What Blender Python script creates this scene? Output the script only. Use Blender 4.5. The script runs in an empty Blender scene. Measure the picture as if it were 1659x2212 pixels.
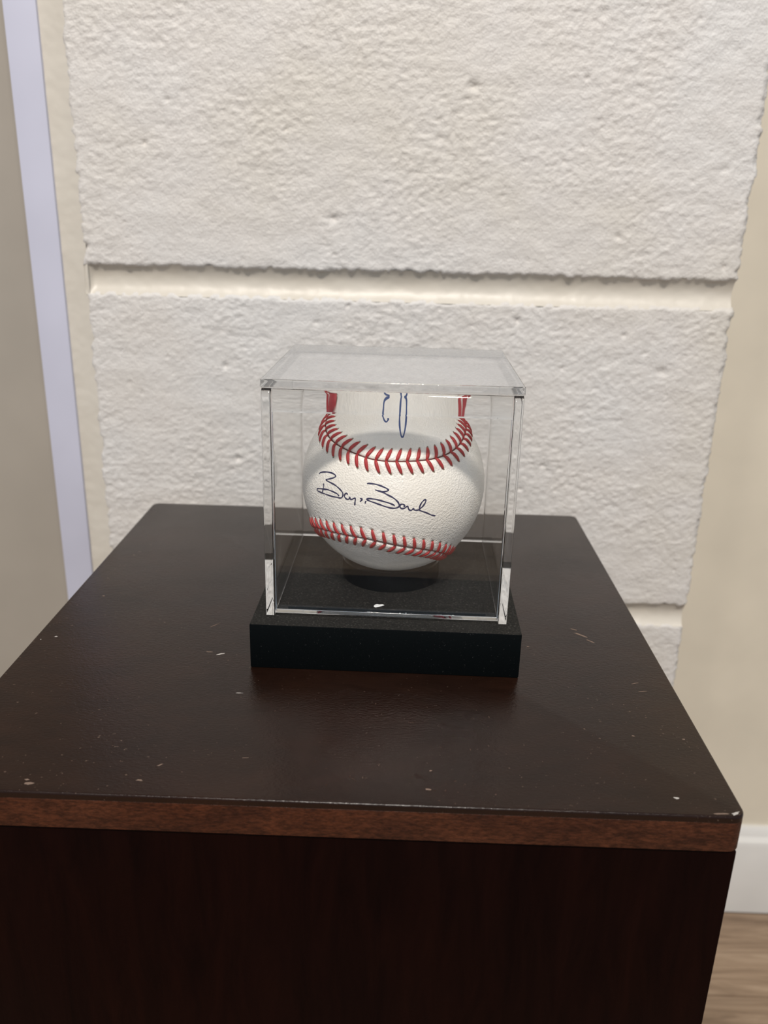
import bpy, bmesh, math, random
import numpy as np
from mathutils import Vector, Matrix

# ------------------------------------------------------------------ camera, world, lights, exposure
sc = bpy.context.scene
col = sc.collection
MM = 0.001
TABLE_Z = 456.0                       # height of the table top above the floor, in mm


def P(x, y, z):
    """table coordinates in mm (origin on the table top under the ball) -> metres, floor at zero"""
    return Vector((x * MM, y * MM, (z + TABLE_Z) * MM))


cam_data = bpy.data.cameras.new('camera')
cam = bpy.data.objects.new('camera', cam_data)
col.objects.link(cam)
right = Vector((0.99941316, 0.02454919, 0.02388887))
up = Vector((-0.03065527, 0.32983358, 0.94354124))
fwd = Vector((-0.01528383, 0.94371985, -0.33039258))
cam.matrix_world = Matrix(((right.x, up.x, -fwd.x, 0), (right.y, up.y, -fwd.y, 0), (right.z, up.z, -fwd.z, 0), (0, 0, 0, 1)))
cam.location = P(2.248, -324.533, 159.529)
cam_data.sensor_fit = 'VERTICAL'
cam_data.sensor_height = 36.0
cam_data.lens = 1810.73 / 2212 * 36.0
cam_data.clip_start = 0.01
cam_data.dof.use_dof = True
cam_data.dof.focus_distance = 0.300
cam_data.dof.aperture_fstop = 14.0
sc.camera = cam

world = bpy.data.worlds.new('room_ambient')
sc.world = world
world.use_nodes = True
bg = world.node_tree.nodes['Background']
bg.inputs['Color'].default_value = (0.70, 0.84, 1.0, 1)
bg.inputs['Strength'].default_value = 0.40


def area_light(name, loc, target, size, power, color):
    d = bpy.data.lights.new(name, 'AREA')
    d.shape = 'DISK'
    d.size = size
    d.energy = power
    d.color = color
    o = bpy.data.objects.new(name, d)
    col.objects.link(o)
    o.location = P(*loc)
    o.rotation_euler = (P(*target) - o.location).to_track_quat('-Z', 'Y').to_euler()
    return o


# round ceiling downlights of the room
WARM = (1.0, 0.935, 0.855)
area_light('ceiling_lamp', (-60, -1420, 1900), (0, 0, 60), 0.20, 42, WARM)
area_light('ceiling_lamp', (640, -1250, 1900), (0, 0, 60), 0.17, 6, WARM)
area_light('ceiling_lamp', (-700, -1300, 1900), (0, 0, 60), 0.17, 6, WARM)
area_light('ceiling_lamp', (120, -2700, 1900), (0, 0, 60), 0.17, 10, WARM)

sc.view_settings.view_transform = 'Standard'
sc.view_settings.look = 'None'
sc.view_settings.gamma = 1.0
sc.view_settings.exposure = 0.02
sc.view_settings.use_curve_mapping = False
cy = sc.cycles
cy.max_bounces = 16
cy.diffuse_bounces = 4
cy.glossy_bounces = 6
cy.transmission_bounces = 16
cy.transparent_max_bounces = 20
cy.use_denoising = True
cy.adaptive_threshold = 0.035
cy.sample_clamp_indirect = 6.0
cy.blur_glossy = 0.3

# ------------------------------------------------------------------ helpers
rng = np.random.default_rng(7)
random.seed(7)


def link(name, me, mat=None, parent=None):
    o = bpy.data.objects.new(name, me)
    col.objects.link(o)
    if mat is not None and me is not None and not me.materials:
        me.materials.append(mat)
    if parent is not None:
        o.parent = parent
        o.matrix_parent_inverse = Matrix.Identity(4)
        o.location = -Vector(parent.location) if parent.parent is None else -Vector(parent.location) - Vector(parent.parent.location)
        if parent.parent is not None:
            o.location = Vector((0, 0, 0))
    return o


def tag(o, label=None, cat=None, group=None, kind=None):
    if label: o['label'] = label
    if cat: o['category'] = cat
    if group: o['group'] = group
    if kind: o['kind'] = kind
    return o


def empty(name, loc):
    o = bpy.data.objects.new(name, None)
    col.objects.link(o)
    o.location = P(*loc)
    o.empty_display_size = 0.01
    return o


def mesh(name, verts, faces, smooth=None):
    """verts in table mm"""
    me = bpy.data.meshes.new(name)
    v = np.asarray(verts, float).copy()
    v[:, 2] += TABLE_Z
    v *= MM
    me.from_pydata(v.tolist(), [], faces if isinstance(faces, list) else faces.tolist())
    me.update()
    if smooth is not None:
        me.shade_smooth()
        me.set_sharp_from_angle(angle=math.radians(smooth))
    return me


def box(name, x0, x1, y0, y1, z0, z1, bevel=0.0, seg=3, yaw=0.0):
    bm = bmesh.new()
    bmesh.ops.create_cube(bm, size=1)
    for v in bm.verts:
        v.co = Vector(((x0 + x1) / 2 + v.co.x * (x1 - x0), (y0 + y1) / 2 + v.co.y * (y1 - y0), (z0 + z1) / 2 + v.co.z * (z1 - z0)))
    if bevel:
        bmesh.ops.bevel(bm, geom=bm.edges[:], offset=bevel, segments=seg, profile=0.5, affect='EDGES')
    c, s = math.cos(yaw), math.sin(yaw)
    for v in bm.verts:
        x, y, z = v.co
        v.co = P(x * c - y * s, x * s + y * c, z)
    bmesh.ops.recalc_face_normals(bm, faces=bm.faces)
    me = bpy.data.meshes.new(name)
    bm.to_mesh(me)
    bm.free()
    if bevel:
        me.shade_smooth()
        me.set_sharp_from_angle(angle=math.radians(40))
    return me


def lathe(name, prof, cx, cy_, n=64):
    verts, faces = [], []
    for r, z in prof:
        for k in range(n):
            a = 2 * math.pi * k / n
            verts.append((cx + r * math.cos(a), cy_ + r * math.sin(a), z))
    m = len(prof)
    for i in range(m - 1):
        for k in range(n):
            k2 = (k + 1) % n
            faces.append((i * n + k, i * n + k2, (i + 1) * n + k2, (i + 1) * n + k))
    faces.append(tuple(range(n))[::-1])
    faces.append(tuple((m - 1) * n + k for k in range(n)))
    return mesh(name, verts, faces, 35)


def lattice_noise(seed):
    g = np.random.default_rng(seed)
    ang = g.uniform(0, 2 * np.pi, (256, 256))
    gx, gy = np.cos(ang), np.sin(ang)

    def f(x, y):
        xi, yi = np.floor(x).astype(int), np.floor(y).astype(int)
        xf, yf = x - xi, y - yi
        u, v = xf ** 3 * (xf * (xf * 6 - 15) + 10), yf ** 3 * (yf * (yf * 6 - 15) + 10)

        def d(i, j):
            a, b = (xi + i) & 255, (yi + j) & 255
            return gx[a, b] * (xf - i) + gy[a, b] * (yf - j)
        return (d(0, 0) * (1 - u) + d(1, 0) * u) * (1 - v) + (d(0, 1) * (1 - u) + d(1, 1) * u) * v
    return f


class NT:
    """tiny node-tree writer"""
    def __init__(self, name):
        self.m = bpy.data.materials.new(name)
        self.m.use_nodes = True
        self.t = self.m.node_tree
        self.b = self.t.nodes['Principled BSDF']
        self.out = self.t.nodes['Material Output']

    def n(self, kind, **kw):
        nd = self.t.nodes.new(kind)
        for k, v in kw.items():
            if k in nd.inputs:
                self.put(nd.inputs[k], v)
            else:
                setattr(nd, k, v)
        return nd

    def put(self, sock, v):
        if isinstance(v, bpy.types.NodeSocket):
            self.t.links.new(v, sock)
        else:
            if sock.type == 'RGBA' and len(v) == 3:
                v = (*v, 1)
            sock.default_value = v

    def set(self, **kw):
        for k, v in kw.items():
            self.put(self.b.inputs[k.replace('_', ' ')], v)
        return self

    def coord(self, scale=(1, 1, 1)):
        tc = self.n('ShaderNodeTexCoord')
        mp = self.n('ShaderNodeMapping')
        self.put(mp.inputs['Vector'], tc.outputs['Object'])
        mp.inputs['Scale'].default_value = scale
        return mp.outputs['Vector']

    def noise(self, vec, scale, detail=3, rough=0.5, dist=0.0):
        nd = self.n('ShaderNodeTexNoise')
        self.put(nd.inputs['Vector'], vec)
        nd.inputs['Scale'].default_value = scale
        nd.inputs['Detail'].default_value = detail
        nd.inputs['Roughness'].default_value = rough
        nd.inputs['Distortion'].default_value = dist
        return nd.outputs['Fac']

    def ramp(self, fac, stops):
        r = self.n('ShaderNodeValToRGB')
        self.put(r.inputs['Fac'], fac)
        while len(r.color_ramp.elements) < len(stops):
            r.color_ramp.elements.new(0.5)
        for e, (p, c) in zip(r.color_ramp.elements, stops):
            e.position = p
            e.color = (*c, 1) if len(c) == 3 else c
        return r.outputs['Color']

    def bump(self, height, strength, dist):
        bp = self.n('ShaderNodeBump')
        self.put(bp.inputs['Height'], height)
        bp.inputs['Strength'].default_value = strength
        bp.inputs['Distance'].default_value = dist
        self.put(self.b.inputs['Normal'], bp.outputs['Normal'])
        return bp


def g3(v):
    return (v, v, v)


# ------------------------------------------------------------------ materials
def mat_block():
    m = NT('painted_block')
    v = m.coord()
    c = m.ramp(m.noise(v, 9, 4, 0.6), [(0.3, (0.63, 0.59, 0.535)), (0.5, (0.66, 0.625, 0.59)), (0.7, (0.67, 0.65, 0.63))])
    m.set(Base_Color=c, Roughness=0.42, Specular_IOR_Level=0.4)
    m.bump(m.noise(v, 750, 3, 0.65), 0.7, 0.0008)
    return m.m


def mat_mortar():
    m = NT('painted_mortar')
    v = m.coord()
    c = m.ramp(m.noise(v, 14, 3), [(0.35, (0.60, 0.55, 0.475)), (0.65, (0.635, 0.59, 0.52))])
    m.set(Base_Color=c, Roughness=0.4)
    m.bump(m.noise(v, 260, 2), 0.12, 0.001)
    return m.m


def plain(name, color, rough=0.5, bump=None, spec=0.5):
    m = NT(name)
    v = m.coord()
    lo = tuple(q * 0.95 for q in color)
    hi = tuple(min(1, q * 1.05) for q in color)
    m.set(Base_Color=m.ramp(m.noise(v, 12, 3), [(0.35, lo), (0.65, hi)]), Roughness=rough, Specular_IOR_Level=spec)
    if bump:
        m.bump(m.noise(v, bump[0], 3), bump[1], bump[2])
    return m.m


def mat_wood_dark(name, dark, light, rough, stretch, spec=0.5, bump=0.05, specks=False, fine=700, pores=0.0):
    m = NT(name)
    v = m.coord(stretch)
    v2 = m.coord()
    grain = m.noise(v, 60, 6, 0.65, 0.6)
    c = m.ramp(grain, [(0.3, dark), (0.72, light)])
    # slow drift between red-brown and plum-brown stain
    drift = m.ramp(m.noise(v2, 11, 3, 0.5), [(0.35, (1.12, 0.98, 0.86)), (0.65, (0.92, 1.0, 1.18))])
    mm = m.n('ShaderNodeMixRGB', blend_type='MULTIPLY')
    mm.inputs['Fac'].default_value = 1.0
    m.put(mm.inputs['Color1'], c); m.put(mm.inputs['Color2'], drift)
    c = mm.outputs['Color']
    if pores:
        pr = m.ramp(m.noise(v, 850, 4, 0.7), [(0.38, g3(1 - pores)), (0.62, g3(1.25))])
        mp_ = m.n('ShaderNodeMixRGB', blend_type='MULTIPLY')
        mp_.inputs['Fac'].default_value = 1.0
        m.put(mp_.inputs['Color1'], c); m.put(mp_.inputs['Color2'], pr)
        c = mp_.outputs['Color']
    if specks:
        sp = m.ramp(m.noise(v2, 760, 2, 0.5), [(0.70, g3(0)), (0.76, g3(1))])
        cl = m.ramp(m.noise(v2, 18, 2, 0.5), [(0.42, g3(0.05)), (0.68, g3(0.45))])
        fac = m.n('ShaderNodeMath', operation='MULTIPLY')
        m.put(fac.inputs[0], sp); m.put(fac.inputs[1], cl)
        mx = m.n('ShaderNodeMixRGB')
        m.put(mx.inputs['Fac'], fac.outputs[0]); m.put(mx.inputs['Color1'], c); m.put(mx.inputs['Color2'], (0.22, 0.15, 0.11))
        c = mx.outputs['Color']
        m.set(Roughness=m.ramp(m.noise(v2, 22, 4, 0.6), [(0.35, g3(rough * 0.85)), (0.7, g3(rough * 1.25))]))
    else:
        m.set(Roughness=rough)
    m.set(Base_Color=c, Specular_IOR_Level=spec)
    m.bump(m.noise(m.coord(tuple(0.25 + 0.75 * s for s in stretch)), fine, 3, 0.6), bump, 0.0008)
    return m.m


def mat_floor():
    m = NT('floor_oak')
    v = m.coord((0.7, 9, 1))
    c = m.ramp(m.noise(v, 9, 6, 0.65, 1.2), [(0.3, (0.15, 0.095, 0.058)), (0.5, (0.29, 0.20, 0.13)), (0.72, (0.42, 0.31, 0.215))])
    m.set(Base_Color=c, Roughness=0.5)
    m.bump(m.noise(v, 40, 4), 0.1, 0.001)
    return m.m


def mat_acrylic():
    m = NT('clear_acrylic')
    m.t.nodes.remove(m.b)
    g = m.n('ShaderNodeBsdfGlass')
    g.inputs['IOR'].default_value = 1.49
    g.inputs['Roughness'].default_value = 0.0
    g.inputs['Color'].default_value = (0.996, 0.997, 0.996, 1)
    m.t.links.new(g.outputs[0], m.out.inputs['Surface'])
    return m.m


def mat_sheet(name, dust=None):
    """face of a flat acrylic sheet: clear, with the mirror share of each surface; dust lies on upward faces"""
    m = NT(name)
    m.t.nodes.remove(m.b)
    geo = m.n('ShaderNodeNewGeometry')
    ior = m.n('ShaderNodeMapRange')                # same index from either side of the sheet
    m.put(ior.inputs['Value'], geo.outputs['Backfacing'])
    ior.inputs['To Min'].default_value = 1.49
    ior.inputs['To Max'].default_value = 1 / 1.49
    fr = m.n('ShaderNodeFresnel')
    m.put(fr.inputs['IOR'], ior.outputs['Result'])
    tr = m.n('ShaderNodeBsdfTransparent')
    tr.inputs['Color'].default_value = (0.996, 0.997, 0.996, 1)
    gl = m.n('ShaderNodeBsdfGlossy')
    gl.inputs['Roughness'].default_value = 0.0
    gl.inputs['Color'].default_value = (1, 1, 1, 1)
    mix = m.n('ShaderNodeMixShader')
    m.put(mix.inputs[0], fr.outputs[0])
    m.t.links.new(tr.outputs[0], mix.inputs[1])
    m.t.links.new(gl.outputs[0], mix.inputs[2])
    last = mix
    if dust:
        d = m.n('ShaderNodeBsdfDiffuse')
        d.inputs['Color'].default_value = (*dust['color'], 1)
        tl = m.n('ShaderNodeBsdfTranslucent')
        tl.inputs['Color'].default_value = (*dust['color'], 1)
        dm = m.n('ShaderNodeMixShader')
        dm.inputs[0].default_value = 0.35
        m.t.links.new(d.outputs[0], dm.inputs[1]); m.t.links.new(tl.outputs[0], dm.inputs[2])
        fine = m.ramp(m.noise(m.coord(), 900, 3, 0.7), [(0.36, g3(dust['lo'])), (0.7, g3(dust['hi']))])
        sx = m.n('ShaderNodeSeparateXYZ')
        m.put(sx.inputs[0], geo.outputs['Position'])
        upf = m.n('ShaderNodeMath', operation='GREATER_THAN')
        m.put(upf.inputs[0], sx.outputs['Z']); upf.inputs[1].default_value = dust['above']
        mu = m.n('ShaderNodeMath', operation='MULTIPLY')
        m.put(mu.inputs[0], fine); m.put(mu.inputs[1], upf.outputs[0])
        last = m.n('ShaderNodeMixShader')
        m.put(last.inputs[0], mu.outputs[0])
        m.t.links.new(mix.outputs[0], last.inputs[1])
        m.t.links.new(dm.outputs[0], last.inputs[2])
    m.t.links.new(last.outputs[0], m.out.inputs['Surface'])
    return m.m


def mat_leather():
    m = NT('white_leather')
    v = m.coord()
    c = m.ramp(m.noise(v, 38, 3, 0.5), [(0.35, (0.90, 0.85, 0.77)), (0.65, (0.92, 0.89, 0.84))])
    m.set(Base_Color=c, Roughness=0.38, Specular_IOR_Level=0.45)
    vo = m.n('ShaderNodeTexVoronoi')
    m.put(vo.inputs['Vector'], v)
    vo.inputs['Scale'].default_value = 1500
    mixn = m.n('ShaderNodeMath', operation='ADD')
    m.put(mixn.inputs[0], vo.outputs['Distance'])
    m.put(mixn.inputs[1], m.noise(v, 900, 2))
    m.bump(mixn.outputs[0], 0.4, 0.0004)
    return m.m


def mat_black_base(name='black_base', spec=0.06, rough=0.55):
    """matte black paint, upward faces painted lighter for grazing sheen, with dust and lint"""
    m = NT(name)
    v = m.coord()
    sp = m.ramp(m.noise(v, 1500, 2, 0.5), [(0.68, (0.0024, 0.0034, 0.0038)), (0.82, (0.04, 0.04, 0.04))])
    sheen_dust = m.ramp(m.noise(v, 1300, 2, 0.6), [(0.40, (0.013, 0.0125, 0.0115)), (0.62, (0.022, 0.021, 0.019)), (0.76, (0.065, 0.062, 0.056))])  # paler tops: grazing sheen put into the colour, along with dust specks
    geo = m.n('ShaderNodeNewGeometry')
    sx = m.n('ShaderNodeSeparateXYZ')
    m.put(sx.inputs[0], geo.outputs['True Normal'])
    upf = m.n('ShaderNodeMath', operation='GREATER_THAN')
    m.put(upf.inputs[0], sx.outputs['Z']); upf.inputs[1].default_value = 0.9
    mx = m.n('ShaderNodeMixRGB')
    m.put(mx.inputs['Fac'], upf.outputs[0]); m.put(mx.inputs['Color1'], sp); m.put(mx.inputs['Color2'], sheen_dust)
    m.set(Base_Color=mx.outputs['Color'], Roughness=rough, Specular_IOR_Level=spec)
    m.bump(m.noise(v, 1800, 2), 0.12, 0.0004)
    return m.m


M_BLOCK, M_MORTAR = mat_block(), mat_mortar()
M_WHITE = plain('cool_white_paint', (0.585, 0.585, 0.695), 0.4)
M_TAUPE = plain('taupe_paint', (0.36, 0.32, 0.272), 0.32)
M_CREAM = plain('cream_paint', (0.66, 0.595, 0.485), 0.5)
M_BASEBOARD = plain('white_baseboard', (0.68, 0.66, 0.63), 0.4)
M_FLOOR = mat_floor()
M_TOP = mat_wood_dark('espresso_top', (0.0095, 0.0039, 0.0022), (0.0175, 0.0072, 0.0039), 0.23, (0.6, 1.3, 1), 0.25, 0.16, True, 1100)
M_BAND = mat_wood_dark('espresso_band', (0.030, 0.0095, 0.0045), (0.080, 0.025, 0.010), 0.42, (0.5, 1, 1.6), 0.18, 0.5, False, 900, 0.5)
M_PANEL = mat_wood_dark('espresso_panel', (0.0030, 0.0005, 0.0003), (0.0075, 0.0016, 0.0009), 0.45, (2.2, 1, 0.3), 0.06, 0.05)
M_BASE = mat_black_base()
M_CUP = mat_black_base('black_cup', 0.3, 0.3)
M_ACR = mat_acrylic()
M_SHEET = mat_sheet('acrylic_sheet')
M_LID = mat_sheet('dusty_acrylic', dict(color=(0.62, 0.62, 0.63), lo=0.5, hi=0.72, above=(TABLE_Z + 105.5) * MM))
M_LEATHER = mat_leather()
M_STITCH = plain('red_thread', (0.40, 0.018, 0.025), 0.5, (3000, 0.3, 0.0003))
M_SEAMGAP = plain('dark_seam_thread', (0.10, 0.02, 0.02), 0.7)  # dark red thread running under the stitches
M_HOLE = plain('stitch_hole', (0.27, 0.225, 0.17), 0.8)
M_INK = plain('blue_black_ink', (0.022, 0.026, 0.085), 0.4)
M_INK2 = plain('blue_ink', (0.03, 0.07, 0.22), 0.4)
M_FLECK = plain('white_fleck', (0.85, 0.85, 0.85), 0.6)
M_SCUFF = plain('pale_scuff', (0.17, 0.115, 0.085), 0.7)
M_SCUFF_W = plain('white_scuff', (0.40, 0.37, 0.34), 0.7)

# ------------------------------------------------------------------ the setting
YW = 174.6                            # face of the block pier
PIER_R, PIER_L = 193.0, -183.0
RECESS = YW + 150
FLOOR = -TABLE_Z

floor = tag(link('floor', box('floor', -1500, 1500, -2600, RECESS + 60, FLOOR - 30, FLOOR - 3), M_FLOOR), kind='structure')
pw = 92.0
for k in range(6):                    # planks that can be seen beside the table, laid along the wall
    y1 = RECESS - 14 - k * pw
    x0 = -300 + (k * 137) % 260
    pl = link('plank', box('plank', x0, x0 + 1220, y1 - pw + 0.8, y1, FLOOR - 4, FLOOR, 0.8, 2), M_FLOOR, floor)

# back wall: a pier of painted blocks in front of a smooth recess
wb = link('wall_back', box('wall_back', -189.5, PIER_R - 5, YW + 9.5, RECESS - 0.5, FLOOR, 1100), M_MORTAR)
tag(wb, kind='structure')

n1, n2, n3, n4 = [lattice_noise(s) for s in (1, 2, 3, 4)]


def block(z0, z1, seed, step=0.95):
    g = np.random.default_rng(seed)
    xs = np.arange(PIER_L, PIER_R + step * 0.5, step)
    zs = np.arange(z0, z1 + step * 0.5, step)
    nx, nz = len(xs), len(zs)
    X, Z = np.meshgrid(xs, zs)
    ox, oz = g.uniform(0, 200, 2)
    a, b = X + ox, Z + oz
    rough = np.clip(0.75 + 1.1 * n1(a / 60 + 40, b / 55), 0.45, 1.3)
    h = 0.55 * n1(a / 14, b / 11) + rough * (0.55 * n2(a / 4.6, b / 3.4) + 0.66 * n3(a / 2.2, b / 1.8))
    ridge = np.abs(n4(a / 6.0, b / 4.6))
    h -= 0.6 * np.clip(0.10 - ridge, 0, 1) / 0.10 * np.clip(n1(a / 23 + 5, b / 19) + 0.15, 0, 0.5)
    # open pores
    for _ in range(95):
        px, pz = g.uniform(PIER_L, PIER_R), g.uniform(z0, z1)
        r = g.uniform(0.6, 1.3) if g.random() < 0.85 else g.uniform(1.4, 2.6)
        d2 = ((X - px) / (r * g.uniform(0.8, 1.7))) ** 2 + ((Z - pz) / r) ** 2
        h -= np.exp(-d2 * 1.6 * (1 + 1.2 * n3(a / 1.5, b / 1.5))) * min(2.0, r * g.uniform(0.4, 1.1))
    # arrises: worn round and ragged
    rag = 1.6 * n2(a / 5, b / 5) + 1.3 * n1(a / 13, b / 13) + 0.6 * n3(a / 1.9, b / 1.9)
    dl, dr = X - PIER_L, PIER_R - X
    db, dt = Z - z0, z1 - Z
    e = np.minimum.reduce([dl, db, dt]) + rag
    fall = np.clip(1 - e / 2.2, 0, 1)
    h -= 2.6 * fall ** 2
    er = np.clip(1 - (dr + 1.2 * rag) / 3.0, 0, 1)
    Y = YW - h + 3.0 * er ** 2
    # ragged right-hand corner
    ragx = 2.2 * n1(zs / 16 + ox, zs * 0 + 3) + 1.6 * n2(zs / 5 + ox, zs * 0 + 9) + 0.9 * n3(zs / 2 + ox, zs * 0 + 4)
    X = X + (np.clip(1 - dr / 9, 0, 1)) * np.clip(ragx, -2.6, 1.2)[:, None]
    # the return face of the pier, going back to the recess
    back = np.array([3.0, 8.0, 20.0, 60.0, RECESS - YW])
    Xb = np.repeat(X[:, -1:], len(back), 1) - np.array([0.1, -0.3, -0.5, -0.4, -0.5])[None]
    Yb = np.maximum(Y[:, -1:] + 0.5, YW + back[None] * np.ones((nz, 1)))
    Zb = np.repeat(Z[:, -1:], len(back), 1)
    # left edge dives into the joint
    Xa = X[:, :1] - 0.5
    Ya = np.full((nz, 1), YW + 9.0)
    X, Y, Z = np.hstack([Xa, X, Xb]), np.hstack([Ya, Y, Yb]), np.hstack([Z[:, :1], Z, Zb])
    # top and bottom rows dive into the bed joints
    Yt = np.maximum(Y[-1:], YW + 9.0); Yo = np.maximum(Y[:1], YW + 9.0)
    X = np.vstack([X[:1], X, X[-1:]]); Z = np.vstack([Z[:1] - 0.4, Z, Z[-1:] + 0.4]); Y = np.vstack([Yo, Y, Yt])
    R_, C_ = X.shape
    idx = np.arange(R_ * C_).reshape(R_, C_)
    f = np.stack([idx[:-1, :-1], idx[:-1, 1:], idx[1:, 1:], idx[1:, :-1]], -1).reshape(-1, 4)
    me = mesh('block', np.stack([X, Y, Z], -1).reshape(-1, 3), f)
    me.shade_smooth()
    return me


G1, G2 = 122.3, -80.9                 # bed joints
link('block', block(G1 + 7.5, G1 + 196, 11), M_BLOCK, wb)
link('block', block(G2 + 6.5, G1 - 7.0, 12), M_BLOCK, wb)
link('block', block(G2 - 196, G2 - 6.5, 13), M_BLOCK, wb)


def joint_strip(name, a0, a1, b0, b1, vertical, depth, seed):
    """struck mortar: a shallow hollow with soft lips; runs along a, hollow across b"""
    f = lattice_noise(seed)
    n, m = int((a1 - a0) / 1.6), 14
    A = np.linspace(a0, a1, n)
    T = np.linspace(0, 1, m)
    AA, TT = np.meshgrid(A, T, indexing='ij')
    BB = b0 + (b1 - b0) * TT
    fade = np.clip((AA - a0) / 4, 0, 1) ** 0.7 if not vertical else 1.0
    dep = YW + 0.5 + depth * (1 - (2 * TT - 1) ** 2) * fade + 0.35 * f(AA / 14, BB / 9) + 0.25 * f(AA / 4 + 9, BB / 4)
    X, Z = (BB, AA) if vertical else (AA, BB)
    idx = np.arange(n * m).reshape(n, m)
    fc = np.stack([idx[:-1, :-1], idx[1:, :-1], idx[1:, 1:], idx[:-1, 1:]], -1).reshape(-1, 4)
    if vertical:
        fc = fc[:, ::-1]
    me = mesh(name, np.stack([X, dep, Z], -1).reshape(-1, 3), fc)
    me.shade_smooth()
    return me


link('mortar_joint', joint_strip('mortar_joint', PIER_L + 0.2, PIER_R - 1.2, G1 - 8.6, G1 + 9.4, False, 4.2, 21), M_MORTAR, wb)
link('mortar_joint', joint_strip('mortar_joint', PIER_L + 0.2, PIER_R - 1.2, G2 - 8.2, G2 + 8.2, False, 3.8, 22), M_MORTAR, wb)
link('mortar_joint', joint_strip('mortar_joint', -300, 420, -200, PIER_L + 2.4, True, 1.2, 23), M_MORTAR, wb)

# white board and taupe panel at the left
tag(link('trim_1', box('trim_1', -213.0, -195.2, YW - 0.9, YW + 40, FLOOR, 1100, 0.5, 2), M_WHITE), kind='structure')
tag(link('wall_left', box('wall_left', -1300, -203.0, YW + 9, YW + 60, FLOOR, 1100), M_TAUPE), kind='structure')
# smooth recess at the right, its baseboard
tag(link('wall_right', box('wall_right', 120, 1300, RECESS, RECESS + 50, FLOOR, 1100), M_CREAM), kind='structure')


def baseboard():
    z0 = FLOOR
    prof = [(0, z0), (-13, z0), (-13, z0 + 76), (-11.5, z0 + 80), (-7, z0 + 83), (-5.5, z0 + 88), (-3.5, z0 + 91), (0, z0 + 91)]
    vs, fs = [], []
    for x in (PIER_R + 1, 1200):
        vs += [(x, RECESS + dy, z) for dy, z in prof]
    n = len(prof)
    for i in range(n):
        fs.append((i, (i + 1) % n, n + (i + 1) % n, n + i))
    fs += [tuple(range(n)), tuple(range(2 * n - 1, n - 1, -1))]
    return mesh('baseboard_right', vs, fs, 30)


tag(link('baseboard_right', baseboard(), M_BASEBOARD), kind='structure')

# ------------------------------------------------------------------ side table
XL, XR, YF, YB = -139.3, 105.6, -124.2, 135.0
table = empty('side_table', ((XL + XR) / 2, (YF + YB) / 2, FLOOR))
tag(table, 'dark espresso wooden side table with squared top and plain front panel', 'table')


def slab(name, x0, x1, y0, y1, z0, z1, rc, rt):
    """slab with rounded plan corners and eased top edge"""
    pts = []
    for cx, cy_, a0 in ((x1 - rc, y1 - rc, 0), (x0 + rc, y1 - rc, 90), (x0 + rc, y0 + rc, 180), (x1 - rc, y0 + rc, 270)):
        for k in range(7):
            a = math.radians(a0 + 15 * k)
            pts.append((cx, cy_, math.cos(a), math.sin(a)))
    rings = [(rc, z0)] + [(rc - rt + rt * math.cos(t), z1 - rt + rt * math.sin(t)) for t in np.linspace(0, math.pi / 2, 6)]
    vs = [(cx + r * c, cy_ + r * s, z) for r, z in rings for cx, cy_, c, s in pts]
    n = len(pts)
    fs = []
    for i in range(len(rings) - 1):
        for k in range(n):
            k2 = (k + 1) % n
            fs.append((i * n + k, i * n + k2, (i + 1) * n + k2, (i + 1) * n + k))
    fs.append(tuple(range(n))[::-1])
    fs.append(tuple((len(rings) - 1) * n + k for k in range(n)))
    return mesh(name, vs, fs, 40)


top = link('table_top', slab('table_top', XL, XR, YF, YB, -2.2, 0, 4.0, 0.8), M_TOP, table)
link('edge_band', slab('edge_band', XL, XR, YF, YB, -12.2, -2.25, 4.0, 0.15), M_BAND, table)
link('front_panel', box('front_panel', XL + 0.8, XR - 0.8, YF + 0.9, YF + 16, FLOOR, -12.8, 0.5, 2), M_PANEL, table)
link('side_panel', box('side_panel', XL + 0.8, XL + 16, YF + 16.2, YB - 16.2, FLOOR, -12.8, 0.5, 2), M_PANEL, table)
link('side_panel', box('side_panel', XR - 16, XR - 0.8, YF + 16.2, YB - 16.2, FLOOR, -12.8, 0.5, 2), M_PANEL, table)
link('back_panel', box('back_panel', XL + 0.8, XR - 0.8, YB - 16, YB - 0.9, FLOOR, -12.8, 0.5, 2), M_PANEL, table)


def scuff(x, y, rx, ry, rot, mat, seed):
    g = random.Random(seed)
    n = 11
    c, s = math.cos(rot), math.sin(rot)
    vs = []
    for z in (0.0, 0.06):
        for k in range(n):
            a = 2 * math.pi * k / n
            q = 1 if z == 0 else 0.85
            j = [0.6 + 0.7 * random.Random(seed * 31 + k).random()][0] * q
            u, v = rx * j * math.cos(a), ry * j * math.sin(a)
            vs.append((x + u * c - v * s, y + u * s + v * c, z))
    fs = [(k, (k + 1) % n, n + (k + 1) % n, n + k) for k in range(n)] + [tuple(n + k for k in range(n))]
    link('scuff_mark', mesh('scuff_mark', vs, fs), mat, top)


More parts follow.
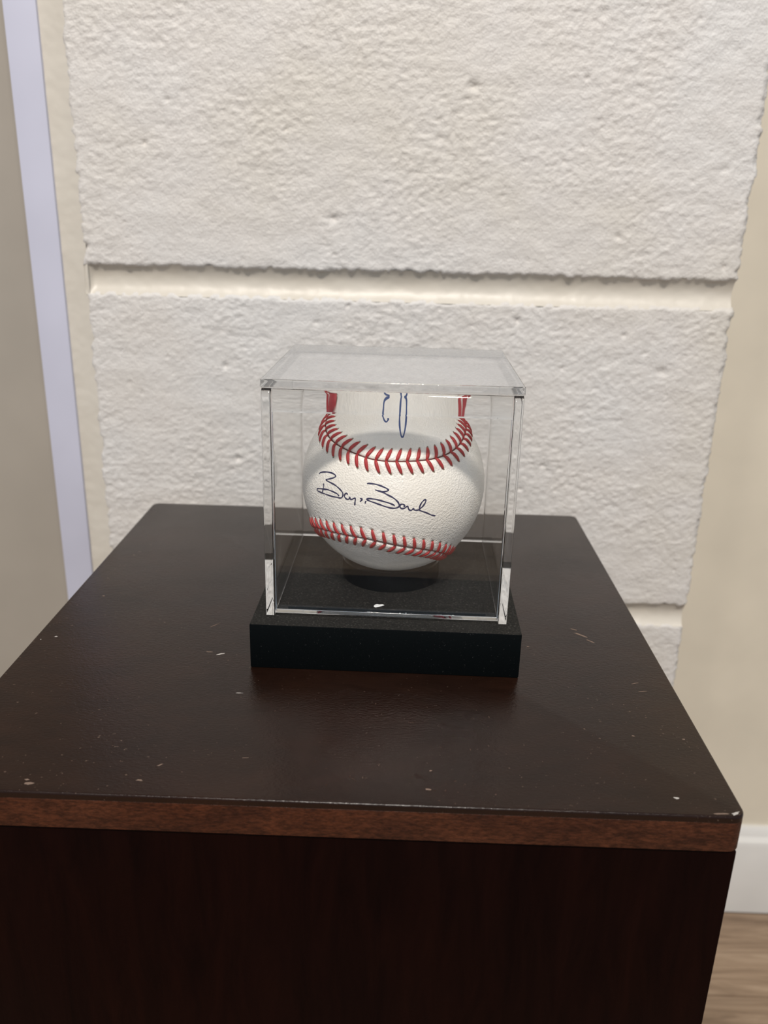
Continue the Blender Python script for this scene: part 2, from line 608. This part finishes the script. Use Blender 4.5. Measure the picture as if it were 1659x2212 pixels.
SCUFFS = [(-64.1, -40.0, 1.6, 0.5, 0.5, 1), (-68.5, -38.5, 1.2, 0.25, 0, 0), (-131.3, -30.3, 0.7, 0.35, 0.1, 1), (-136.3, -33.0, 0.35, 0.2, 0, 1), (-105.0, -118.7, 0.7, 0.35, 0, 0), (-103.7, -120.4, 1.4, 0.7, 0.2, 0), (-125.5, 8.2, 0.6, 0.4, 0, 0), (15.0, -107.7, 0.5, 0.3, 0, 0), (14.1, -116.6, 0.9, 0.4, 0, 0), (87.5, -116.5, 1.2, 0.45, 0, 1), (82.7, -85.3, 0.5, 0.3, 0, 0), (98.9, -86.2, 0.6, 0.3, 0, 0), (92.0, -51.4, 1.4, 0.15, 0.3, 0), (93.2, -57.0, 1.6, 0.2, 0.2, 0), (56.0, -25.8, 0.5, 0.3, 0, 0), (-51.4, -67.2, 1.1, 0.15, 0, 1), (-71.8, -117.1, 1.0, 0.4, 0, 0), (-67.8, -109.4, 0.9, 0.3, 0.7, 0), (-71.0, -16.0, 2.6, 0.15, 0.9, 0), (79.4, -14.3, 3.0, 0.5, -0.7, 0), (82.1, -19.3, 2.2, 0.35, -0.8, 0), (77.5, -9.5, 1.6, 0.3, -0.5, 0), (-42.6, -104.5, 1.3, 0.12, 0.1, 0), (102.5, -122.5, 1.5, 0.5, 0.5, 1), (98.6, -122.9, 2.2, 0.35, 0.05, 0)]
for i, (x, y, rx, ry, rot, w) in enumerate(SCUFFS):
    scuff(x, y, rx, ry, rot, M_SCUFF_W if w else M_SCUFF, i + 3)

# ------------------------------------------------------------------ display base
YAW = -0.0148
BZ = 18.0
base = empty('ball_stand', (0, 0, 0))
tag(base, 'square matte black display base under the clear ball case', 'display stand')
link('base_block', box('base_block', -49.9, 49.9, -49.9, 49.9, 0.0, BZ, 0.5, 2, YAW), M_BASE, base)
link('platform', box('platform', -37.6, 37.6, -36.2, 36.2, BZ - 0.5, BZ + 1.1, 0.3, 2, YAW), M_BASE, base)
CX0 = 0.4
BALL_Z, BR = 59.7, 36.8
cup_r = 20.2
zc = BALL_Z - math.sqrt(BR ** 2 - 16.6 ** 2) + 0.25
zl = BALL_Z - math.sqrt((BR + 0.6) ** 2 - 16.6 ** 2)
cup_prof = [(cup_r, BZ + 1.0), (cup_r, zl + 0.6), (cup_r - 0.5, zl + 1.1), (17.2, zl + 1.0), (16.4, zl + 0.2), (15.6, zl - 0.8), (14.5, BZ + 1.3)]
link('ball_cup', lathe('ball_cup', cup_prof, CX0, 0, 72), M_CUP, base)

# ------------------------------------------------------------------ baseball
ball = empty('baseball', (CX0, 0, BALL_Z - BR))
tag(ball, 'white leather baseball with red stitching and a blue ink signature', 'baseball')
SEAM_ROT = np.array([[-0.09643692545, 0.96744813, -0.2339744327], [-0.04296313856, -0.23889697386, -0.97009401843], [-0.994411428, -0.08350060856, 0.06460309771]])


def seam_curve(n):
    A = 0.42558
    T = np.linspace(0, 4 * np.pi, 12000, endpoint=False)
    a = np.pi / 2 - (np.pi / 2 - A) * np.cos(T)
    b = T / 2 + A * np.sin(2 * T)
    q = np.stack([np.sin(a) * np.cos(b), np.sin(a) * np.sin(b), np.cos(a)], 1) @ SEAM_ROT.T
    seg = np.linalg.norm(np.roll(q, -1, 0) - q, axis=1)
    s = np.concatenate([[0], np.cumsum(seg)])
    t = np.linspace(0, s[-1], n, endpoint=False)
    qq = np.vstack([q, q[:1]])
    r = np.stack([np.interp(t, s, qq[:, k]) for k in range(3)], 1)
    return r / np.linalg.norm(r, axis=1)[:, None], s[-1] * BR


NS, NSTITCH, LEAN = 2160, 108, -0.42
SEAM, SEAM_LEN = seam_curve(NS)
PITCH = SEAM_LEN / NSTITCH
TAN = np.roll(SEAM, -1, 0) - np.roll(SEAM, 1, 0)
TAN /= np.linalg.norm(TAN, axis=1)[:, None]
BIN = np.cross(SEAM, TAN)
HOLE_D = 4.5


def relief(d, ph):
    """height of the leather in mm at distance d from the seam and stitch phase ph"""
    h = 0.62 * np.exp(-((d - 1.5) / 2.6) ** 2) * (d < 14)
    h -= 0.75 * np.exp(-(d / 0.42) ** 2)
    puff = 0.5 - 0.5 * np.cos(2 * np.pi * ph)
    win = np.exp(-((d - 2.6) / 2.0) ** 2)
    h += 0.42 * (puff - 0.6) * win
    pd = (ph - np.round(ph)) * PITCH
    h -= 0.55 * np.exp(-((d - HOLE_D) / 0.55) ** 2 - (pd / 0.5) ** 2)
    return h


def make_leather():
    bm = bmesh.new()
    bmesh.ops.create_icosphere(bm, subdivisions=8, radius=1.0)
    me = bpy.data.meshes.new('leather_cover')
    bm.to_mesh(me)
    bm.free()
    n = len(me.vertices)
    co = np.empty(n * 3, np.float32)
    me.vertices.foreach_get('co', co)
    co = co.reshape(-1, 3).astype(float)
    co /= np.linalg.norm(co, axis=1)[:, None]
    h = np.zeros(n)
    for i in range(0, n, 8000):
        c = co[i:i + 8000]
        dots = c @ SEAM.T
        j = dots.argmax(1)
        d = np.arccos(np.clip(dots[np.arange(len(c)), j], -1, 1)) * BR
        al = ((c - SEAM[j]) * TAN[j]).sum(1) * BR
        s = j * SEAM_LEN / NS + al
        h[i:i + 8000] = relief(d, (s - LEAN * d) / PITCH)
    v = co * (BR - 0.15 + h)[:, None] + np.array([CX0, 0, BALL_Z + TABLE_Z])
    me.vertices.foreach_set('co', (v * MM).astype(np.float32).ravel())
    me.update()
    me.shade_smooth()
    return me


cover_leather = link('leather_cover', make_leather(), M_LEATHER, ball)


def on_ball(s, d, lift):
    """point at arc length s along the seam and signed distance d across it"""
    i = s / SEAM_LEN * NS
    i0 = int(math.floor(i)) % NS
    f = i - math.floor(i)
    p = SEAM[i0] * (1 - f) + SEAM[(i0 + 1) % NS] * f
    b = BIN[i0]
    p = p / np.linalg.norm(p)
    a = d / BR
    q = p * math.cos(a) + b * math.sin(a)
    return q / np.linalg.norm(q)


BC = np.array([CX0, 0, BALL_Z])


def stitch_mesh(s0):
    vs, fs = [], []
    for sgn in (1, -1):
        ds = np.linspace(-0.15, HOLE_D, 8)
        pts, nrm = [], []
        for t, d in zip(np.linspace(0, 1, 8), ds):
            q = on_ball(s0 + LEAN * abs(d), sgn * d, 0)
            hh = relief(np.array(abs(d)), np.array(0.0))
            lift = 0.30 + 0.16 * math.sin(math.pi * min(1, t * 1.05)) - (0.35 if t > 0.99 else 0) - (0.12 if t < 0.01 else 0)
            pts.append(BC + q * (BR - 0.15 + max(float(hh), -0.05) * 0.9 + lift))
            nrm.append(q)
        pts, nrm = np.array(pts), np.array(nrm)
        tg = np.gradient(pts, axis=0)
        tg /= np.linalg.norm(tg, axis=1)[:, None]
        sd = np.cross(tg, nrm)
        o = len(vs)
        m = 7
        for k in range(8):
            w = 0.70 * (0.78 + 0.22 * math.sin(math.pi * k / 7)) * (0.75 if k == 7 else 1)
            for j in range(m):
                a = 2 * math.pi * j / m
                vs.append(pts[k] + sd[k] * w * math.cos(a) + nrm[k] * 0.42 * math.sin(a))
        for k in range(7):
            for j in range(m):
                j2 = (j + 1) % m
                fs.append((o + k * m + j, o + k * m + j2, o + (k + 1) * m + j2, o + (k + 1) * m + j))
        fs.append(tuple(o + j for j in range(m))[::-1])
        fs.append(tuple(o + 7 * m + j for j in range(m)))
    me = mesh('stitch', vs, fs)
    bm = bmesh.new(); bm.from_mesh(me); bmesh.ops.recalc_face_normals(bm, faces=bm.faces); bm.to_mesh(me); bm.free()
    me.shade_smooth()
    return me


for k in range(NSTITCH):
    link('stitch', stitch_mesh(k * PITCH), M_STITCH, ball)


def seam_thread():
    vs, fs, m = [], [], 6
    n = NS // 2
    for i in range(n):
        p, b = SEAM[2 * i], BIN[2 * i]
        for j in range(m):
            a = 2 * math.pi * j / m
            vs.append(BC + p * (BR - 0.30 + 0.30 * math.sin(a)) + b * 0.36 * math.cos(a))
    for i in range(n):
        i2 = (i + 1) % n
        for j in range(m):
            j2 = (j + 1) % m
            fs.append((i * m + j, i * m + j2, i2 * m + j2, i2 * m + j))
    me = mesh('seam', vs, fs)
    me.shade_smooth()
    return me


link('seam', seam_thread(), M_SEAMGAP, ball)


def hole_marks():
    """grey-brown needle holes at both ends of every stitch, as shallow discs seated in the leather"""
    vs, fs = [], []
    for k in range(NSTITCH):
        for sgn in (1, -1):
            dd = HOLE_D + 0.35
            q = on_ball(k * PITCH + LEAN * dd, sgn * dd, 0)
            i0 = int(round((k * PITCH + LEAN * dd) / SEAM_LEN * NS)) % NS
            t = TAN[i0]; b = np.cross(q, t)
            o = len(vs)
            r0 = BR - 0.15 + float(relief(np.array(dd), np.array(0.0)))
            c = BC + q * (r0 + 0.16)
            vs.append(c + q * 0.12)
            for j in range(8):
                a = 2 * math.pi * j / 8
                vs.append(c + t * 0.50 * math.cos(a) + b * 0.85 * math.sin(a))
            for j in range(8):
                fs.append((o, o + 1 + j, o + 1 + (j + 1) % 8))
    return mesh('needle_holes', vs, fs)


nh = link('needle_holes', hole_marks(), M_HOLE, ball)
nh['kind'] = 'stuff'

SIGN_MAIN = [[(-0.7605, -0.6082, 0.2276), (-0.7476, -0.6173, 0.245), (-0.7232, -0.64, 0.2596), (-0.6934, -0.6678, 0.2706), (-0.6603, -0.6974, 0.2786), (-0.6274, -0.7262, 0.2812), (-0.5983, -0.7517, 0.2774), (-0.5819, -0.767, 0.2703), (-0.577, -0.7736, 0.2619), (-0.5848, -0.7715, 0.2505), (-0.6077, -0.7585, 0.2354), (-0.6362, -0.739, 0.2215), (-0.6652, -0.717, 0.2085), (-0.6797, -0.7056, 0.2003), (-0.6721, -0.7147, 0.1935), (-0.6499, -0.7363, 0.1885), (-0.6134, -0.7685, 0.182), (-0.5773, -0.7984, 0.1714), (-0.5486, -0.8213, 0.1567), (-0.5236, -0.8403, 0.1407), (-0.5058, -0.8539, 0.1229), (-0.4967, -0.8616, 0.1046), (-0.4975, -0.8634, 0.0841), (-0.5066, -0.8596, 0.0667), (-0.5223, -0.8509, 0.0563), (-0.5434, -0.8377, 0.0548), (-0.5753, -0.8162, 0.0537), (-0.6184, -0.7842, 0.0507), (-0.6622, -0.7475, 0.0515), (-0.7069, -0.7054, 0.0524), (-0.7449, -0.6651, 0.0525), (-0.7721, -0.633, 0.0557), (-0.7808, -0.6214, 0.0643), (-0.7723, -0.6305, 0.0775), (-0.7453, -0.6609, 0.0881), (-0.7074, -0.7001, 0.0972), (-0.6629, -0.7411, 0.1063), (-0.6263, -0.7724, 0.1051), (-0.5902, -0.8011, 0.0996), (-0.5616, -0.8221, 0.0932), (-0.5437, -0.8354, 0.0805), (-0.5383, -0.8399, 0.0698)], [(-0.7114, -0.6863, 0.1515), (-0.7044, -0.6958, 0.1404), (-0.7059, -0.6981, 0.1198), (-0.7111, -0.6972, 0.0908), (-0.7183, -0.6927, 0.064), (-0.7239, -0.6886, 0.0428)], [(-0.4551, -0.8843, 0.1046), (-0.4519, -0.8846, 0.1153), (-0.4623, -0.8788, 0.1183), (-0.4742, -0.874, 0.1059), (-0.4808, -0.8724, 0.0876), (-0.4736, -0.8778, 0.072), (-0.4579, -0.887, 0.0598), (-0.4406, -0.8957, 0.0597), (-0.4287, -0.9007, 0.0705), (-0.4238, -0.9018, 0.085), (-0.4202, -0.9043, 0.0755), (-0.4149, -0.9076, 0.0645), (-0.4013, -0.9135, 0.0669), (-0.3844, -0.9198, 0.0783), (-0.3709, -0.9249, 0.0839), (-0.3673, -0.9274, 0.0709), (-0.3702, -0.928, 0.0429), (-0.3731, -0.9278, 0.0077)], [(-0.3202, -0.9434, 0.0864), (-0.3034, -0.9486, 0.0904), (-0.2999, -0.9506, 0.0807), (-0.3097, -0.9486, 0.0658), (-0.3213, -0.9455, 0.0539)], [(-0.2603, -0.9629, 0.0717), (-0.2634, -0.9629, 0.0594), (-0.2681, -0.9624, 0.0433)], [(-0.2527, -0.9372, 0.2403), (-0.2429, -0.9383, 0.2461), (-0.2164, -0.9443, 0.2478), (-0.1766, -0.9531, 0.2459), (-0.1368, -0.9612, 0.2394), (-0.0969, -0.9689, 0.2276), (-0.0637, -0.9745, 0.215), (-0.0419, -0.9786, 0.2015), (-0.04, -0.9803, 0.1935), (-0.0562, -0.9812, 0.1847), (-0.0823, -0.9805, 0.1785), (-0.1086, -0.9782, 0.1769)], [(-0.1717, -0.9663, 0.1917), (-0.1418, -0.9726, 0.1844), (-0.1086, -0.9782, 0.1769), (-0.0787, -0.9831, 0.1656), (-0.042, -0.9881, 0.1477), (-0.0021, -0.9916, 0.1294), (0.0314, -0.9938, 0.107), (0.0551, -0.995, 0.0839), (0.069, -0.9958, 0.0603), (0.0712, -0.9967, 0.0398), (0.0601, -0.9979, 0.0259), (0.0406, -0.999, 0.0187), (0.0077, -0.9998, 0.0162), (-0.032, -0.9993, 0.0217), (-0.0718, -0.9969, 0.0318), (-0.1184, -0.9919, 0.046), (-0.1651, -0.9845, 0.0594), (-0.2119, -0.9746, 0.0719), (-0.2421, -0.9668, 0.0822), (-0.2523, -0.9634, 0.0905), (-0.2424, -0.9653, 0.0974), (-0.2192, -0.9706, 0.0999), (-0.1859, -0.9776, 0.0988), (-0.1394, -0.9858, 0.0936), (-0.0929, -0.9922, 0.0834), (-0.0465, -0.9963, 0.0724), (-0.0067, -0.9982, 0.0604), (0.0167, -0.9987, 0.0492), (0.0285, -0.9988, 0.0392)], [(0.1163, -0.9928, 0.0301), (0.1259, -0.9912, 0.0403), (0.1172, -0.9916, 0.0541), (0.1006, -0.9932, 0.0593), (0.0843, -0.9951, 0.0525), (0.08, -0.9962, 0.0336), (0.092, -0.9956, 0.0163), (0.1119, -0.9936, 0.0128), (0.1314, -0.9911, 0.0213), (0.1459, -0.9887, 0.0331), (0.1574, -0.9869, 0.0346), (0.1628, -0.9865, 0.019), (0.1717, -0.9852, 0.0013), (0.1885, -0.982, -0.0079), (0.2015, -0.9795, -0.0014), (0.2143, -0.9767, 0.0103), (0.2214, -0.9752, -0.0023), (0.2382, -0.9712, -0.0077), (0.2581, -0.9661, -0.0077), (0.2727, -0.9621, 0.0019), (0.2767, -0.9606, 0.0277), (0.2888, -0.9556, 0.0579), (0.3078, -0.9478, 0.0837), (0.3273, -0.9401, 0.0957), (0.336, -0.938, 0.0848), (0.3286, -0.9425, 0.0617), (0.3129, -0.9491, 0.0355), (0.2937, -0.9558, 0.0161), (0.276, -0.9612, 0.0017), (0.2781, -0.9605, -0.0108), (0.3019, -0.9531, -0.0231), (0.3325, -0.9424, -0.0364), (0.3634, -0.9302, -0.052), (0.3911, -0.9177, -0.0697), (0.4186, -0.9046, -0.0805), (0.4394, -0.8939, -0.0889)]]
SIGN_TOP = [[(-0.0693, -0.5607, 0.8251), (-0.0646, -0.5764, 0.8146), (-0.0749, -0.5966, 0.7991), (-0.0858, -0.6016, 0.7942), (-0.1033, -0.5824, 0.8063), (-0.119, -0.5402, 0.8331), (-0.1224, -0.5244, 0.8426), (-0.1168, -0.4884, 0.8648), (-0.1138, -0.4571, 0.8821), (-0.0974, -0.4426, 0.8914), (-0.0581, -0.4372, 0.8975)], [(0.0858, -0.4201, 0.9034), (0.0633, -0.4317, 0.8998), (0.0553, -0.458, 0.8872), (0.0522, -0.5051, 0.8615), (0.0491, -0.5489, 0.8345), (0.0512, -0.623, 0.7805), (0.0587, -0.6814, 0.7295), (0.0699, -0.7216, 0.6888), (0.0827, -0.7331, 0.675), (0.0959, -0.7142, 0.6933), (0.1103, -0.6423, 0.7585), (0.1162, -0.539, 0.8342), (0.1165, -0.4796, 0.8697), (0.1116, -0.4401, 0.891), (0.0887, -0.4275, 0.8996)]]


def stroke_mesh(name, strokes, half):
    vs, fs = [], []
    for st in strokes:
        p = np.array(st)
        q = np.vstack([2 * p[0] - p[1], p, 2 * p[-1] - p[-2]])
        out = []
        for i in range(1, len(q) - 2):
            for t in np.linspace(0, 1, 5, endpoint=False):
                out.append(0.5 * ((2 * q[i]) + (q[i + 1] - q[i - 1]) * t + (2 * q[i - 1] - 5 * q[i] + 4 * q[i + 1] - q[i + 2]) * t * t
                                  + (-q[i - 1] + 3 * q[i] - 3 * q[i + 1] + q[i + 2]) * t ** 3))
        out.append(q[-2])
        w = np.array(out)
        w /= np.linalg.norm(w, axis=1)[:, None]
        tg = np.gradient(w, axis=0)
        tg /= np.linalg.norm(tg, axis=1)[:, None] + 1e-9
        sd = np.cross(tg, w)
        o = len(vs)
        for k in range(len(w)):
            hw = half * (0.8 + 0.35 * math.sin(k * 0.23 + len(w)) ** 2)
            if k in (0, len(w) - 1):
                hw *= 0.5
            d = np.arccos(np.clip((SEAM @ w[k]).max(), -1, 1)) * BR
            r = BR - 0.15 + 0.62 * math.exp(-((d - 1.5) / 2.6) ** 2) + 0.03
            c = BC + w[k] * r
            vs += [c - sd[k] * hw - w[k] * 0.025, c + w[k] * 0.012, c + sd[k] * hw - w[k] * 0.025]
        for k in range(len(w) - 1):
            a = o + 3 * k
            fs += [(a, a + 1, a + 4, a + 3), (a + 1, a + 2, a + 5, a + 4)]
    me = mesh(name, vs, fs)
    me.shade_smooth()
    return me


sg = link('signature', stroke_mesh('signature', SIGN_MAIN, 0.29), M_INK, ball)
sg['label'] = 'dark blue ink signature across the sweet spot'
sg2 = link('signature', stroke_mesh('signature', SIGN_TOP, 0.30), M_INK2, ball)
sg2['label'] = 'blue ink pen loops on the top of the ball'

# ------------------------------------------------------------------ clear cover
cover = empty('display_cover', (0, 0, BZ))
tag(cover, 'clear acrylic box cover with a dusty lid around the baseball', 'display case')
WO, WI, DO, DI = 45.0, 41.7, 42.2, 38.7
ZB, ZT, ZLID = BZ + 0.02, 103.9, 107.0
cyw, syw = math.cos(YAW), math.sin(YAW)


def yawed(vs):
    return [(x * cyw - y * syw, x * syw + y * cyw, z) for x, y, z in vs]


def round_loop(corners, r, n=4):
    """corners: closed (y, z) loop of sharp corners -> polyline with eased corners and support points"""
    out = []
    c = [np.array(p, float) for p in corners]
    for k, p in enumerate(c):
        a, b = c[k - 1], c[(k + 1) % len(c)]
        u, v = (a - p) / np.linalg.norm(a - p), (b - p) / np.linalg.norm(b - p)
        if u @ v < -0.85:             # a point on a smooth run
            out.append(p)
            continue
        out.append(p + u * (r + 0.35))
        for t in np.linspace(0, 1, n + 1):
            out.append((1 - t) ** 2 * (p + u * r) + 2 * t * (1 - t) * p + t * t * (p + v * r))
        out.append(p + v * (r + 0.35))
    fine = []
    for k, p in enumerate(out):
        q = out[(k + 1) % len(out)]
        m_ = max(1, int(np.linalg.norm(q - p) / 7))
        fine += [p + (q - p) * t for t in np.linspace(0, 1, m_, endpoint=False)]
    return np.array(fine)


def extrude_x(name, corners, x0, x1, r=0.3):
    """sheet of acrylic with eased arrises: the (y, z) outline swept along x"""
    L = round_loop(corners, r)
    area = 0.5 * sum(L[k - 1][0] * L[k][1] - L[k][0] * L[k - 1][1] for k in range(len(L)))
    if area < 0:
        L = L[::-1]
    tg = np.roll(L, -1, 0) - np.roll(L, 1, 0)
    tg /= np.linalg.norm(tg, axis=1)[:, None]
    inward = np.stack([-tg[:, 1], tg[:, 0]], 1)
    st = []
    for t in np.linspace(0, math.pi / 2, 4):
        st.append((r * (1 - math.sin(t)), r * (1 - math.cos(t))))      # (shrink, dx)
    st = [(r + 0.35, 0.0)] + [(s, d) for s, d in st]
    rows = [(s, x0 + d) for s, d in st] + [(0, x) for x in np.linspace(x0 + r + 0.4, x1 - r - 0.4, 13 if x1 - x0 > 20 else 2)] + [(s, x1 - d) for s, d in reversed(st)]
    n = len(L)
    vs = []
    for s, x in rows:
        for y, z in L + inward * s:
            vs.append((x, y, z))
    fs = []
    for i in range(len(rows) - 1):
        for k in range(n):
            k2 = (k + 1) % n
            fs.append((i * n + k, i * n + k2, (i + 1) * n + k2, (i + 1) * n + k))
    for first, x in ((True, x0), (False, x1)):           # end faces as concentric rings
        prev = 0 if first else (len(rows) - 1) * n
        ring = L + inward * (r + 0.35)
        c = ring.mean(0)
        for q in (0.85, 0.7, 0.5, 0.3, 0.12):
            o = len(vs)
            vs += [(x, *(c + (p - c) * q)) for p in ring]
            fs += [(prev + k, prev + (k + 1) % n, o + (k + 1) % n, o + k) for k in range(n)]
            prev = o
        vs.append((x, *c))
        fs += [(prev + k, prev + (k + 1) % n, len(vs) - 1) for k in range(n)]
    me = mesh(name, yawed(vs), fs)
    bm = bmesh.new(); bm.from_mesh(me); bmesh.ops.recalc_face_normals(bm, faces=bm.faces); bm.to_mesh(me); bm.free()
    me.shade_smooth()
    return me


LENS_R, LENS_H = 18.0, 8.2            # the front pane is rolled back under the lid
ts_ = np.linspace(0, LENS_H, 40)
slope = ts_ / LENS_R + np.clip(ts_ - 6.6, 0, 9) * 0.12
sag = np.concatenate([[0], np.cumsum((slope[1:] + slope[:-1]) / 2 * np.diff(ts_))])
front_prof = [(-DI, ZB + 1.2), (-DI, ZT - LENS_H), (-DI, ZT)] + [(-DO + y, ZT - LENS_H + t) for y, t in zip(sag[::-1], ts_[::-1])] + [(-DO, ZT - LENS_H - 0.2), (-DO, ZT - LENS_H - 0.4), (-DO, ZB + 1.2)]
fp = link('front_pane', extrude_x('front_pane', front_prof, -WI + 0.05, WI - 0.05), M_ACR, cover)
bp_ = link('back_pane', extrude_x('back_pane', [(DI, ZB + 1.2), (DI, ZT), (DO, ZT), (DO, ZB + 1.2)], -WI + 0.05, WI - 0.05), M_ACR, cover)
rr = 3.0
side_prof = [(-DO, ZB), (-DO, ZT - rr)] + [(-DO + rr - rr * math.cos(t), ZT - rr + rr * math.sin(t)) for t in np.linspace(0.1, math.pi / 2, 9)] + [(DO, ZT), (DO, ZB)]
s1 = link('side_pane', extrude_x('side_pane', side_prof, -WO, -WI), M_ACR, cover)
s2 = link('side_pane', extrude_x('side_pane', side_prof, WI, WO), M_ACR, cover)
lid = link('lid', extrude_x('lid', [(-DO - 0.1, ZT + 0.06), (-DO - 0.1, ZLID), (DO + 0.1, ZLID), (DO + 0.1, ZT + 0.06)], -WO - 0.2, WO + 0.2, 0.45), M_ACR, cover)
lid['label'] = 'dusty grey lid of the clear case'


def skin(o, axis, mat, zmax):
    """broad faces of a sheet get the sheet material, arrises and the rolled top stay solid acrylic"""
    me = o.data
    me.materials.append(mat)
    for p in me.polygons:
        nv = p.normal
        q = (nv.x * cyw + nv.y * syw, -nv.x * syw + nv.y * cyw, nv.z)
        if abs(q[axis]) > 0.9995 and p.center.z / MM - TABLE_Z < zmax:
            p.material_index = 1


skin(fp, 1, M_SHEET, ZT - LENS_H + 0.1)
skin(lid, 2, M_LID, 999)

# ------------------------------------------------------------------ loose fleck inside the case
fl = []
for z, q in ((BZ + 1.12, 1.0), (BZ + 1.5, 0.7)):
    for u, v in ((-1.9, -0.9), (-1.2, -1.6), (0.1, -0.9), (2.2, 0.6), (2.0, 0.9), (0.3, 0.5), (-0.9, 0.9), (-1.8, 0.4)):
        fl.append((-3.6 + u * q, -32.6 + v * q, z))
ff = [(k, (k + 1) % 8, 8 + (k + 1) % 8, 8 + k) for k in range(8)] + [tuple(range(8, 16)), tuple(range(8))[::-1]]
tag(link('paint_chip', mesh('paint_chip', fl, ff), M_FLECK), 'tiny white chip lying on the black base inside the case', 'chip')
